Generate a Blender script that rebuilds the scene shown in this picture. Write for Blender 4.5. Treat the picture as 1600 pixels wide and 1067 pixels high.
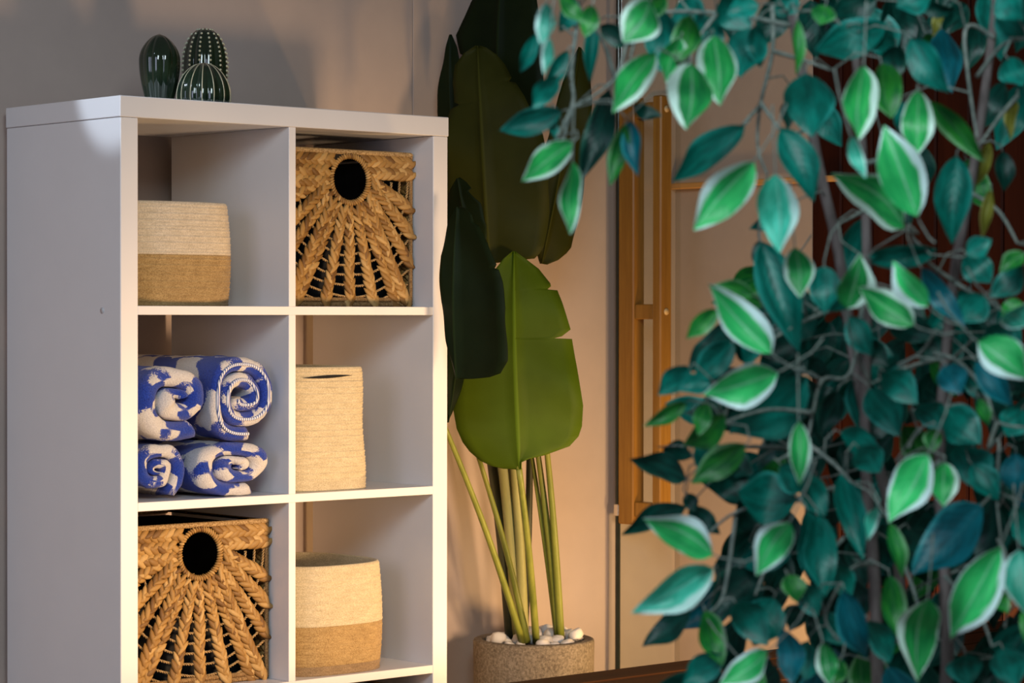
import bpy, math, random
from mathutils import Vector, Matrix, noise
R = random.Random(7)
PI = math.pi
S = bpy.context.scene
COL = S.collection
for o in list(bpy.data.objects):
    bpy.data.objects.remove(o)

# ------------------------------------------------------------------ camera
F = 4038.72                                   # focal length in pixels of a 1600 px wide frame
CAM = Vector((-2.51641, -3.86215, 1.07988))
YAW, PIT, ROL = .72777, -.01048, .00125
FW = Vector((math.sin(YAW)*math.cos(PIT), math.cos(YAW)*math.cos(PIT), math.sin(PIT)))
RT = Vector((math.cos(YAW), -math.sin(YAW), 0))
UP = RT.cross(FW)
RT, UP = RT*math.cos(ROL)+UP*math.sin(ROL), UP*math.cos(ROL)-RT*math.sin(ROL)
cd = bpy.data.cameras.new('camera'); co = bpy.data.objects.new('camera', cd); COL.objects.link(co)
m = Matrix((RT, UP, -FW)).transposed().to_4x4(); m.translation = CAM
co.matrix_world = m
cd.sensor_width = 36; cd.lens = 36*F/1600
cd.dof.use_dof = True; cd.dof.focus_distance = 4.9; cd.dof.aperture_fstop = 6.8
cd.clip_start = .05
S.camera = co
def ray(x, y): return FW+RT*((x-800)/F)-UP*((y-533.5)/F)
def onY(x, y, Y): d = ray(x, y); return CAM+d*((Y-CAM.y)/d.y)
def onX(x, y, X): d = ray(x, y); return CAM+d*((X-CAM.x)/d.x)
def onZ(x, y, Z): d = ray(x, y); return CAM+d*((Z-CAM.z)/d.z)
def dep(x, y, z): return CAM+ray(x, y)*z
def bez(f, n): return [f(i/n) for i in range(n+1)]

# ------------------------------------------------------------------ world, lights, exposure
w = bpy.data.worlds.new('world'); S.world = w; w.use_nodes = True
w.node_tree.nodes['Background'].inputs[0].default_value = (.72, .60, .63, 1)
w.node_tree.nodes['Background'].inputs[1].default_value = .098
def light(name, kind, loc, target, power, color, size=None, size_y=None, spot=None, blend=.2):
    l = bpy.data.lights.new(name, kind); l.energy = power; l.color = color
    if kind == 'AREA':
        l.shape = 'RECTANGLE'; l.size = size; l.size_y = size_y or size
    elif size is not None: l.shadow_soft_size = size
    if kind == 'SPOT': l.spot_size = spot; l.spot_blend = blend
    o = bpy.data.objects.new(name, l); COL.objects.link(o); o.location = loc
    o.rotation_euler = (Vector(target)-Vector(loc)).to_track_quat('-Z', 'Y').to_euler()
    return o
light('warm_floor_spot', 'SPOT', (.75, -1.72, .62), (.43, .42, .36), 195, (1, .65, .37), .17, spot=math.radians(84), blend=1)
light('warm_wall_lamp', 'POINT', (1.42, -.46, .31), (0, 0, 0), 23, (1, .61, .24), .06)
light('window_daylight', 'AREA', (-3.9, -2.3, 1.8), (0, -.1, 1.1), 30, (.70, .74, 1), 1.6, 1.8)
light('fig_cool_fill', 'AREA', (-1.5, -2.9, 2.4), (-.25, -1.95, 1.0), 42, (.80, .95, 1), 1.0, 1.0)  # added cool fill for the fig, set close to spare the walls
light('shelf_patch_spot', 'SPOT', (-1.3, .42-.36, 2.35), (0, .03, 1.515), 75, (.72, .84, 1), .012, spot=.17, blend=.5)  # spot added to lay the cool bright patch on the shelf side
S.view_settings.view_transform = 'Standard'; S.view_settings.look = 'None'
S.view_settings.exposure = 0; S.view_settings.gamma = 1; S.view_settings.use_curve_mapping = False

# ------------------------------------------------------------------ mesh helpers
class MB:
    def __init__(s): s.v = []; s.f = []; s.uv = {}; s.val = []; s.cur = 0.5
    def V(s, p, uv=None):
        s.v.append(tuple(p)); s.val.append(s.cur)
        if uv is not None: s.uv[len(s.v)-1] = uv
        return len(s.v)-1
    def grid(s, rows, closed=False, uvs=None):
        idx = []
        for i, r in enumerate(rows):
            idx.append([s.V(p, uvs[i][j] if uvs else None) for j, p in enumerate(r)])
        n = len(rows[0])
        for a, b in zip(idx[:-1], idx[1:]):
            for j in range(n if closed else n-1):
                k = (j+1) % n
                s.f.append((a[j], a[k], b[k], b[j]))
        return idx
    def cap(s, ring, flip=False): s.f.append(tuple(reversed(ring)) if flip else tuple(ring))
    def box(s, lo, hi, bev=.001):
        (x0, y0, z0), (x1, y1, z1) = lo, hi
        b = min(bev, (x1-x0)/3, (y1-y0)/3, (z1-z0)/3)
        # chamfered box: 24 verts
        c = {}
        for ix, X in enumerate((x0, x1)):
            for iy, Y in enumerate((y0, y1)):
                for iz, Z in enumerate((z0, z1)):
                    sx, sy, sz = (1-2*ix)*b, (1-2*iy)*b, (1-2*iz)*b
                    c[ix, iy, iz] = (s.V((X, Y+sy, Z+sz)), s.V((X+sx, Y, Z+sz)), s.V((X+sx, Y+sy, Z)))
        for ax in range(3):
            for side in (0, 1):
                q = []
                for a, b2 in ((0, 0), (0, 1), (1, 1), (1, 0)):
                    k = [0, 0, 0]; k[ax] = side; o = [i for i in range(3) if i != ax]
                    k[o[0]] = a; k[o[1]] = b2; q.append(c[tuple(k)][ax])
                s.f.append(tuple(q))
        for ax in range(3):
            o = [i for i in range(3) if i != ax]
            for a in (0, 1):
                for b2 in (0, 1):
                    k0 = [0, 0, 0]; k0[o[0]] = a; k0[o[1]] = b2; k1 = list(k0); k1[ax] = 1
                    k0, k1 = tuple(k0), tuple(k1)
                    s.f.append((c[k0][o[0]], c[k1][o[0]], c[k1][o[1]], c[k0][o[1]]))
        for k in c.values(): s.f.append(k)
    def tube(s, pts, rad, n=8, cap=True, squash=1):
        pts = [Vector(p) for p in pts]
        rows = []; prev = None
        for i, p in enumerate(pts):
            t = (pts[min(i+1, len(pts)-1)]-pts[max(i-1, 0)]).normalized()
            if prev is None:
                a = t.cross(Vector((0, 0, 1)))
                if a.length < .01: a = t.cross(Vector((1, 0, 0)))
                a.normalize()
            else:
                a = (prev-t*prev.dot(t)).normalized()
            prev = a; b = t.cross(a)
            r = rad[i] if isinstance(rad, (list, tuple)) else rad
            rows.append([p+a*(r*math.cos(2*PI*k/n))+b*(r*squash*math.sin(2*PI*k/n)) for k in range(n)])
        idx = s.grid(rows, True)
        if cap: s.cap(idx[0], True); s.cap(idx[-1])
    def lump(s, c, d, nrm, L, W, H, n=6):
        """pointed spindle along d (a plaited straw), nrm = outward"""
        c = Vector(c); d = Vector(d).normalized(); nrm = Vector(nrm); b = nrm.cross(d).normalized(); nrm = d.cross(b)
        prof = ((-1, .12), (-.6, .72), (-.1, 1), (.45, .85), (.8, .5), (1, .1))
        rows = [[c+d*(L*.5*t)+b*(W*.5*r*math.cos(2*PI*k/n))+nrm*(H*.5*r*math.sin(2*PI*k/n)) for k in range(n)] for t, r in prof]
        i = s.grid(rows, True); s.cap(i[0], True); s.cap(i[-1])
    def lathe(s, prof, n=48, c=(0, 0, 0), rfun=None, closed_top=True):
        rows = [[(c[0]+(r*(rfun(2*PI*k/n, z) if rfun else 1))*math.cos(2*PI*k/n), c[1]+(r*(rfun(2*PI*k/n, z) if rfun else 1))*math.sin(2*PI*k/n), c[2]+z) for k in range(n)] for r, z in prof]
        return s.grid(rows, True)
    def build(s, name, mat, parent=None, smooth=True, mw=None):
        me = mesh_of(s, name, mat, smooth)
        return link(name, me, parent, mw)
def mesh_of(s, name, mat, smooth=True):
    me = bpy.data.meshes.new(name); me.from_pydata(s.v, [], s.f)
    if s.uv:
        l = me.uv_layers.new(name='UVMap')
        for lp in me.loops: l.data[lp.index].uv = s.uv.get(lp.vertex_index, (0, 0))
    a = me.attributes.new('tone', 'FLOAT', 'POINT'); a.data.foreach_set('value', s.val)
    me.materials.append(mat)
    if smooth: me.polygons.foreach_set('use_smooth', [True]*len(me.polygons))
    me.update()
    return me
def link(name, me, parent=None, mw=None):
    o = bpy.data.objects.new(name, me); COL.objects.link(o)
    if parent: o.parent = parent
    if mw is not None: o.matrix_world = mw if parent is None else mw
    return o
def fixn(o):
    import bmesh
    b = bmesh.new(); b.from_mesh(o.data); bmesh.ops.recalc_face_normals(b, faces=b.faces); b.to_mesh(o.data); b.free()
    return o
def bx(name, lo, hi, mat, parent=None, bev=.001):
    q = MB(); q.box(lo, hi, bev); return fixn(q.build(name, mat, parent, False))
def thing(name, label, cat, group=None, loc=(0, 0, 0)):
    o = bpy.data.objects.new(name, None); COL.objects.link(o); o.location = loc; o.empty_display_size = .05
    return tag(o, label, cat, group)
def tag(o, label, cat=None, group=None):
    o['label'] = label
    if cat: o['category'] = cat
    if group: o['group'] = group
    return o
def struct(o, label=None, cat=None):
    o['kind'] = 'structure'
    if label: o['label'] = label
    if cat: o['category'] = cat
    return o
def copy_tree(o, parent=None):
    kids = [c for c in COL.objects if c.parent == o]
    c = o.copy(); COL.objects.link(c); c.parent = parent
    for k in kids: copy_tree(k, c)
    return c

# ------------------------------------------------------------------ materials
class Mat:
    def __init__(s, name, color=(.5, .5, .5), rough=.5, spec=.5):
        s.m = bpy.data.materials.new(name); s.m.use_nodes = True
        s.t = s.m.node_tree; s.n = s.t.nodes; s.b = s.n['Principled BSDF']
        s.set('Base Color', (*color, 1)); s.set('Roughness', rough); s.set('Specular IOR Level', spec)
    def set(s, k, v): s.b.inputs[k].default_value = v
    def L(s, a, b): s.t.links.new(a, b)
    def add(s, typ, **kw):
        n = s.n.new(typ)
        for k, v in kw.items():
            if k.startswith('i_'):
                key = k[2:]; key = int(key) if key.isdigit() else key
                inp = n.inputs[key]
                if hasattr(v, 'links') or isinstance(v, bpy.types.NodeSocket): s.L(v, inp)
                else: inp.default_value = v
            else: setattr(n, k, v)
        return n
    def math(s, op, a, b=None, c=None):
        n = s.add('ShaderNodeMath', operation=op)
        for i, x in enumerate((a, b, c)):
            if x is None: continue
            if isinstance(x, bpy.types.NodeSocket): s.L(x, n.inputs[i])
            else: n.inputs[i].default_value = x
        return n.outputs[0]
    def mix(s, fac, a, b, blend='MIX'):
        n = s.add('ShaderNodeMix', data_type='RGBA', blend_type=blend)
        for i, x in ((0, fac), (6, a), (7, b)):
            if isinstance(x, bpy.types.NodeSocket): s.L(x, n.inputs[i])
            else: n.inputs[i].default_value = x if i == 0 else (*x, 1)[:4]
        return n.outputs[2]
    def coord(s, scale=(1, 1, 1), out='Object'):
        t = s.add('ShaderNodeTexCoord'); mp = s.add('ShaderNodeMapping'); mp.inputs['Scale'].default_value = scale
        s.L(t.outputs[out], mp.inputs[0]); return mp.outputs[0]
    def noise(s, scale, vec=None, detail=3, rough=.5):
        n = s.add('ShaderNodeTexNoise'); n.inputs['Scale'].default_value = scale; n.inputs['Detail'].default_value = detail
        n.inputs['Roughness'].default_value = rough
        if vec is not None: s.L(vec, n.inputs['Vector'])
        return n.outputs[0]
    def ramp(s, fac, stops):
        n = s.add('ShaderNodeValToRGB'); e = n.color_ramp.elements
        while len(e) < len(stops): e.new(.5)
        for q, (p, c) in zip(e, stops): q.position = p; q.color = (*c, 1)
        s.L(fac, n.inputs[0]); return n.outputs[0]
    def step(s, x, a, b):
        n = s.add('ShaderNodeMapRange', interpolation_type='SMOOTHSTEP')
        s.L(x, n.inputs[0]); n.inputs[1].default_value = a; n.inputs[2].default_value = b
        return n.outputs[0]
    def color(s, c): s.L(c, s.b.inputs['Base Color']); return s
    def bump(s, h, strength=.3, dist=.002):
        n = s.add('ShaderNodeBump'); n.inputs['Strength'].default_value = strength; n.inputs['Distance'].default_value = dist
        s.L(h, n.inputs['Height']); s.L(n.outputs[0], s.b.inputs['Normal']); return s

def mottled(name, c0, c1, scale, rough=.6, spec=.4, bump=.15, dist=.001, stretch=(1, 1, 1), lo=.3, hi=.7, coord='Object'):
    q = Mat(name, c0, rough, spec)
    n = q.noise(scale, q.coord(stretch, coord), 5, .6)
    q.color(q.ramp(n, ((lo, c0), (hi, c1))))
    if bump: q.bump(n, bump, dist)
    return q.m
def sep(q, vec):
    n = q.add('ShaderNodeSeparateXYZ'); q.L(vec, n.inputs[0]); return n.outputs
def attr(q, name='tone'):
    n = q.add('ShaderNodeAttribute'); n.attribute_name = name; return n.outputs['Fac']

M = {}
M['wall'] = mottled('wall_paint', (.485, .40, .355), (.515, .425, .375), 14, .75, .25, .05, .0006)
M['joint'] = mottled('dark_joint', (.17, .14, .125), (.2, .17, .15), 40, .9, .1, 0)
M['floor'] = mottled('floor_stone', (.24, .20, .17), (.30, .26, .22), 6, .5, .4, .05)
q = Mat('white_melamine', (.80, .785, .785), .34, .5)
n = q.noise(9, q.coord(), 2); q.color(q.ramp(n, ((.3, (.79, .775, .775)), (.7, (.81, .795, .795)))))
nn = q.noise(600, q.coord(), 2); q.bump(nn, .05, .0003)
M['white'] = q.m
M['cap'] = mottled('grey_plastic_cap', (.62, .61, .62), (.66, .65, .66), 60, .5, .4, 0)
def wood(name, c0, c1, axis, rough=.45, spec=.4, sc=26):
    q = Mat(name, c0, rough, spec)
    st = [1, 1, 1]; st[axis] = .06
    v = q.coord(tuple(st))
    n1 = q.noise(sc, v, 6, .65); n2 = q.noise(sc*6, v, 3, .6)
    h = q.math('ADD', q.math('MULTIPLY', n1, .7), q.math('MULTIPLY', n2, .3))
    q.color(q.ramp(h, ((.34, c0), (.52, tuple((a+b)/2 for a, b in zip(c0, c1))), (.66, c1))))
    q.bump(h, .2, .001)
    return q.m
M['bench'] = wood('bench_timber', (.022, .0075, .0018), (.045, .0165, .0038), 0, .65, .15)
M['dark_wood'] = wood('dark_cladding_timber', (.020, .0034, .0010), (.040, .0075, .0022), 2, .6, .12)
M['handle_wood'] = wood('honey_oak', (.22, .098, .012), (.38, .19, .030), 2, .4, .4)
M['plug'] = wood('pale_plug', (.62, .42, .18), (.7, .5, .25), 0, .5, .3)
M['ledge'] = wood('orange_ledge', (.55, .26, .07), (.75, .40, .12), 1, .35, .5)
q = Mat('pane_glass', (.93, .97, .94), .02, .5)
tr = q.add('ShaderNodeBsdfTransparent'); tr.inputs[0].default_value = (.955, .97, .955, 1)
gl = q.add('ShaderNodeBsdfGlossy'); gl.inputs['Roughness'].default_value = .02
mx = q.add('ShaderNodeMixShader'); mx.inputs[0].default_value = .05
q.L(tr.outputs[0], mx.inputs[1]); q.L(gl.outputs[0], mx.inputs[2]); q.L(mx.outputs[0], q.n['Material Output'].inputs[0]); M['glass'] = q.m
M['glass_edge'] = mottled('dark_glass_edge', (.006, .012, .010), (.012, .022, .018), 30, .15, .5, 0)
q = Mat('brushed_steel', (.75, .73, .7), .25); q.set('Metallic', 1); M['steel'] = q.m
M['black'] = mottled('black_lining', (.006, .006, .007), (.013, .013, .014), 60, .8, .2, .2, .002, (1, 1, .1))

# ------------------------------------------------------------------ the setting
YW = .420                       # wall plane
XS = onY(1055, 500, YW).x       # side wall plane
fl = struct(bx('floor', (-4.6, -5, -.05), (XS+.06, YW+.06, 0), M['floor']))
wb = struct(bx('wall_back', (-4.6, YW+.012, 0), (XS+.06, YW+.06, 2.7), M['joint']))
xe = [-4.6, -3.795, -2.595, -1.395, -.195, onY(645, 100, YW).x, XS+.06]
for a, b in zip(xe[:-1], xe[1:]):
    bx('wall_panel', (a+.0008, YW, 0), (b-.0008, YW+.0118, 2.7), M['wall'], wb, .0012)
ws = struct(bx('wall_right', (XS+.012, -5, 0), (XS+.06, YW+.012, 2.7), M['joint']))
yE = onX(1270, 400, XS).y
M['wall2'] = mottled('wall_paint_warm_lit', (.45, .35, .265), (.48, .375, .285), 14, .75, .25, .05, .0006)  # wall paint with the dimmer, warmer light of this side put into the colour
bx('wall_panel', (XS, yE, 0), (XS+.012, YW, 2.7), M['wall2'], ws, .001)
y = yE; k = 0
while y > -5:
    wd = .088
    bx('cladding_board', (XS-.008, max(y-wd, -5), 0), (XS+.012, y-.003, 2.7), M['dark_wood'], ws, .004)
    y -= wd; k += 1
zl = onX(1120, 290, XS).z
ld = bx('trim_1', (XS-.022, -.105, zl-.005), (XS-.0085, YW, zl+.009), M['ledge'], None, .002); struct(ld)

# glass pane with its wooden pull
YG = .372
gx0 = onY(966, 500, YG).x
gp = thing('glass_panel', 'clear frameless glass panel with dark edge standing by the wall', 'glass panel', loc=(gx0, YG, 0))
def child_box(name, lo, hi, mat, par, bev=.001):
    o = bx(name, lo, hi, mat, par, bev); o.matrix_parent_inverse = Matrix.Translation(-Vector(par.location)); return o
child_box('pane', (gx0+.0085, YG, .02), (XS-.03, YG+.008, 2.4), M['glass'], gp)
child_box('polished_edge', (gx0-.001, YG-.0005, .02), (gx0+.0085, YG+.0085, 2.4), M['glass_edge'], gp)
zc = onY(966, 797, YG).z
child_box('edge_clip', (gx0-.003, YG-.004, zc-.013), (gx0+.006, YG+.012, zc+.013), M['steel'], gp, .002)
dh = thing('door_handle', 'long honey oak pull handle of two upright bars on the glass panel', 'door handle', loc=(gx0, YG, zc))
hx1 = onY(1050, 480, .235).x; hx0 = onY(1032, 480, .235).x
zt, zb = onY(1040, 150, .25).z, onY(1040, 822, .25).z
fbar = child_box('bar', (hx0, .235, zb), (hx1, .262, zt), M['handle_wood'], dh, .003)
child_box('bar', (hx0, .322, zb), (hx1, .3715, zt), M['handle_wood'], dh, .003)
for yy in (172, 487, 797):
    z = onY(1010, yy, .29).z
    child_box('standoff', (hx0+.004, .262, z-.017), (hx1-.004, .322, z+.017), M['handle_wood'], dh, .002)
    q = MB(); q.tube([((hx0+hx1)/2, .2352, z), ((hx0+hx1)/2, .2335, z)], .0075, 16)
    fixn(q.build('plug', M['plug'], fbar))

# ------------------------------------------------------------------ white cube shelf
TS, TT, D, TI, H, WC = .03677, .03743, .38644, .01595, .33331, .333
TOP = 1.465; W = 2*TS+2*WC+TI; B = TOP-TT
S1 = B-H; S2 = S1-TI-H; S3 = S2-TI-H; S4 = S3-TI-H          # upper faces of the boards
ROWZ = (S1, S2, S3, S4)
sh = thing('cube_shelf', 'tall white open cube shelf with two columns against the wall', 'shelf')
bx('top_panel', (-.0018, -.0015, B), (W+.0015, D, TOP), M['white'], sh, .0012)
bx('side_panel', (0, 0, 0), (TS, D, B-.0006), M['white'], sh, .0012)
bx('side_panel', (W-TS, 0, 0), (W, D, B-.0006), M['white'], sh, .0012)
bx('bottom_panel', (TS, 0, S4-TT), (W-TS, D, S4), M['white'], sh, .0012)
for z in (S1, S2, S3): bx('shelf_board', (TS, .0004, z-TI), (W-TS, D, z), M['white'], sh, .0008)
for z in ROWZ: bx('divider', (TS+WC, .0008, z), (TS+WC+TI, D, z+H), M['white'], sh, .0008)
for (px, py) in ((160, 485),):
    p = onX(px, py, 0); q = MB(); q.tube([(.0005, p.y, p.z), (-.0012, p.y, p.z)], .0055, 20)
    fixn(q.build('screw_cap', M['cap'], sh))

# ------------------------------------------------------------------ cacti
q = Mat('green_glaze', (.008, .020, .010), .09, .6); q.set('Coat Weight', .6); q.set('Coat Roughness', .04)
n = q.noise(30, q.coord(), 3); q.color(q.ramp(n, ((.3, (.006, .017, .009)), (.7, (.013, .028, .013))))); M['glaze'] = q.m
M['cream_line'] = mottled('cream_line', (.42, .38, .25), (.55, .50, .34), 80, .35, .5, 0)
M['dot'] = mottled('pale_dot', (.50, .52, .38), (.62, .64, .48), 80, .3, .5, 0)
def cactus(px, Y, rad, h, prof, nr, depth, label, lines=False, dots=False):
    p = onY(px, 300, Y)
    t = thing('ceramic_cactus', label, 'cactus ornament', 'ceramic cacti on the shelf top', (p.x, p.y, TOP))
    pr = [(rad*r, h*z) for r, z in prof]
    f = lambda a, z: 1-depth*(1-abs(math.cos(a*nr/2))**.7)
    q = MB(); i = q.lathe(pr, nr*10, rfun=f); q.cap(i[0], True); q.cap(i[-1])
    q.build('body', M['glaze'], t)
    def at(a, zf, out=0):
        for (r0, z0), (r1, z1) in zip(pr[:-1], pr[1:]):
            if z0 <= zf*h <= z1+1e-9:
                k = (zf*h-z0)/max(1e-9, z1-z0); r = (r0+(r1-r0)*k)+out; return Vector((r*math.cos(a), r*math.sin(a), zf*h))
    if lines:
        for k in range(nr):
            a = 2*PI*k/nr; q = MB()
            q.tube([at(a, .02+.975*j/24, .0002) for j in range(25)], .0009, 6); q.build('rib_line', M['cream_line'], t)
    if dots:
        q = MB()
        for k in range(nr):
            a = 2*PI*k/nr
            for j in range(18):
                c = at(a, .04+.93*j/17, .0003); q.lathe([(.0003, -.0023), (.0019, -.0015), (.0025, 0), (.0019, .0015), (.0003, .0023)], 6, c)
        o = q.build('spine_dots', M['dot'], t); o['kind'] = 'stuff'
    return t
def profile(f, n=28): return [(max(.004, f(i/n)), i/n) for i in range(n+1)]
cactus(249, .13, .0385, .131, profile(lambda t: (.62+.38*math.sin(PI*min(1, t/.62)*.5)) if t < .62 else math.cos((t-.62)/.38*PI/2)**.62), 11, .07,
       'dark green ceramic cactus shaped like an upright egg with plain ribs')
cactus(320, .185, .0435, .157, profile(lambda t: (.94+.06*math.sin(PI*min(1, t/.5)*.5)) if t < .5 else max(0, 1-((t-.5)/.5)**2.3)**.5), 13, .06,
       'tallest ceramic cactus, a domed column dotted with pale spines', dots=True)
cactus(318.5, .075, .0500, .077, profile(lambda t: math.sin(PI*(.37+.63*t))**.47), 14, .08,
       'small round ceramic cactus with cream rib lines in front of the dotted one', lines=True)

# ------------------------------------------------------------------ rope baskets
def yarn(name, c0, c1):
    q = Mat(name, c0, .9, .15)
    v = q.coord((1, 1, 1))
    a = q.noise(420, v, 3, .7); b2 = q.noise(45, q.coord((1, 1, 3)), 3)
    h = q.math('ADD', q.math('MULTIPLY', a, .75), q.math('MULTIPLY', b2, .25))
    q.color(q.ramp(h, ((.36, c0), (.5, tuple((x+y)/2 for x, y in zip(c0, c1))), (.62, c1))))
    q.bump(a, .7, .0022)
    q.set('Sheen Weight', .15)
    return q.m
M['cream'] = yarn('cream_cotton_rope', (.48, .40, .285), (.74, .645, .50))
M['cream2'] = yarn('off_white_cotton_rope', (.43, .355, .22), (.68, .58, .39))
M['jute'] = yarn('jute_rope', (.25, .155, .058), (.49, .34, .15))
M['jute2'] = yarn('dark_jute_rope', (.20, .13, .065), (.36, .25, .14))
def rope_basket(label, cx, cy, z0, a, b, h, expo, prof, bands, tilt=0, slit=False, wob=0, seed=0):
    """bands: list of (name, fraction from, fraction to, material)"""
    t = thing('rope_basket', label, 'basket', 'coiled rope baskets in the cubes', (cx, cy, z0))
    pitch = .0058; N = 84
    def ring(zf, off, dz=0):
        s = prof(zf); out = []
        for k in range(N):
            u = 2*PI*k/N; c, d = math.cos(u), math.sin(u)
            e = 2/expo
            x = math.copysign(abs(c)**e, c); y = math.copysign(abs(d)**e, d)
            wv = 1+wob*math.sin(3*u+seed)*zf+wob*.6*math.sin(5*u+seed*2)*zf
            zz = zf*h+dz+wob*h*.35*math.sin(2*u+seed)*zf*zf
            out.append(((a*s*wv+off)*x, (b*s*wv+off)*y, zz))
        return out
    n = max(4, round(h/pitch))
    for (nm, f0, f1, mat) in bands:
        q = MB(); rows = []
        i0, i1 = round(f0*n), round(f1*n)
        for i in range(i0, i1):
            jit = .0004*math.sin(i*2.7+seed)
            for s in (0, .25, .5, .75):
                rows.append(ring((i+s)/n, .0011*math.sin(PI*s)+jit))
        rows.append(ring(i1/n, 0))
        inner = [ring(zf/n, -.0065) for zf in range(i1, i0-1, -2)]
        if i1 == n:                                      # rolled lip
            rows += [ring(1, -.001, .0022), ring(1, -.0033, .0032), ring(1, -.0055, .0022)]
        if slit:
            gap = [j for j in range(len(rows))]
        q.grid(rows+inner, True); q.build(nm, mat, t)
    q = MB(); i = q.grid([ring(0, 0), ring(0, -.01, .0005), [(x*.05, y*.05, .002) for x, y, z in ring(0, 0)]], True); q.cap(i[-1]); q.build('base', bands[0][3], t)
    if slit:                                             # lens shaped black sheet under the lip, painted shade of the handle slot
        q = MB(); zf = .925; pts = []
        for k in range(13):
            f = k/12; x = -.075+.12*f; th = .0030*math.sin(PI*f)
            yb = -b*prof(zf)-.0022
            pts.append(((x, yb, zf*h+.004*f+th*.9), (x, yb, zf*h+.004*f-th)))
        q.grid([[p[0] for p in pts], [p[1] for p in pts]]); q.build('handle_slot_shade', M['black'], t)
    t.rotation_euler.z = tilt
    return t

# ------------------------------------------------------------------ plaited baskets
q = Mat('water_hyacinth', (.4, .2, .05), .55, .35)
v = q.coord((1, 1, 1)); tn = attr(q)
base = q.ramp(tn, ((0, (.13, .060, .015)), (.35, (.28, .148, .038)), (.7, (.42, .245, .072)), (1, (.56, .365, .14))))
gr = q.noise(160, v, 4, .7)
q.color(q.mix(q.math('MULTIPLY', gr, .45), base, (.24, .12, .03))); q.bump(gr, .35, .001); M['straw'] = q.m
q = Mat('seagrass_twine', (.4, .27, .12), .75, .25)
gr = q.noise(300, q.coord(), 3, .7); q.color(q.ramp(gr, ((.35, (.22, .125, .04)), (.65, (.56, .38, .18))))); M['twine'] = q.m
M['rim_rope'] = mottled('dark_seagrass', (.17, .09, .03), (.42, .26, .11), 260, .75, .25, .3, .001)
BW, BH, BD = .322, .300, .325
HC = (0.004, .2435); HR = .0415
def braid(q, p0, p1, w0, w1, yoff, rnd):
    p0, p1 = Vector(p0), Vector(p1); d = p1-p0; L = d.length; d.normalize(); lat = Vector((d.z, 0, -d.x))
    pitch = .0145; n = max(3, int(L/pitch*2)); 
    for i in range(n+1):
        f = i/n; side = 1 if i % 2 else -1; wd = w0+(w1-w0)*f
        c = p0+d*(L*f)+lat*(side*wd*.22)
        c.y = -yoff-.0015*side*0+rnd.uniform(-.0008, .0008)
        q.cur = min(1, max(0, rnd.gauss(.55, .30)))
        ang = -side*rnd.uniform(.40, .66)
        dd = d*math.cos(ang)+lat*math.sin(ang)
        dd.y = -.16
        q.lump(c, dd, (0, -1, 0), pitch*rnd.uniform(2.0, 2.5), wd*.66*rnd.uniform(.85, 1.15), .0080)
def rope(q, pts, r, strands, sr, pitch, n=5, seglen=.0022):
    pts = [Vector(p) for p in pts]; acc = [0]
    for a, b in zip(pts[:-1], pts[1:]): acc.append(acc[-1]+(b-a).length)
    Ltot = acc[-1]; ns = max(4, int(Ltot/seglen))
    samp = []; j = 0
    for i in range(ns+1):
        s = Ltot*i/ns
        while j < len(acc)-2 and acc[j+1] < s: j += 1
        k = (s-acc[j])/max(1e-9, acc[j+1]-acc[j]); samp.append((pts[j].lerp(pts[j+1], k), (pts[j+1]-pts[j]).normalized(), s))
    for st in range(strands):
        pp = []
        for p, t, s in samp:
            a = t.cross(Vector((0, 1, 0))).normalized(); b = t.cross(a); ph = 2*PI*(s/pitch+st/strands)
            pp.append(p+a*(r*math.cos(ph))+b*(r*math.sin(ph)))
        q.tube(pp, sr, n)
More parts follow.
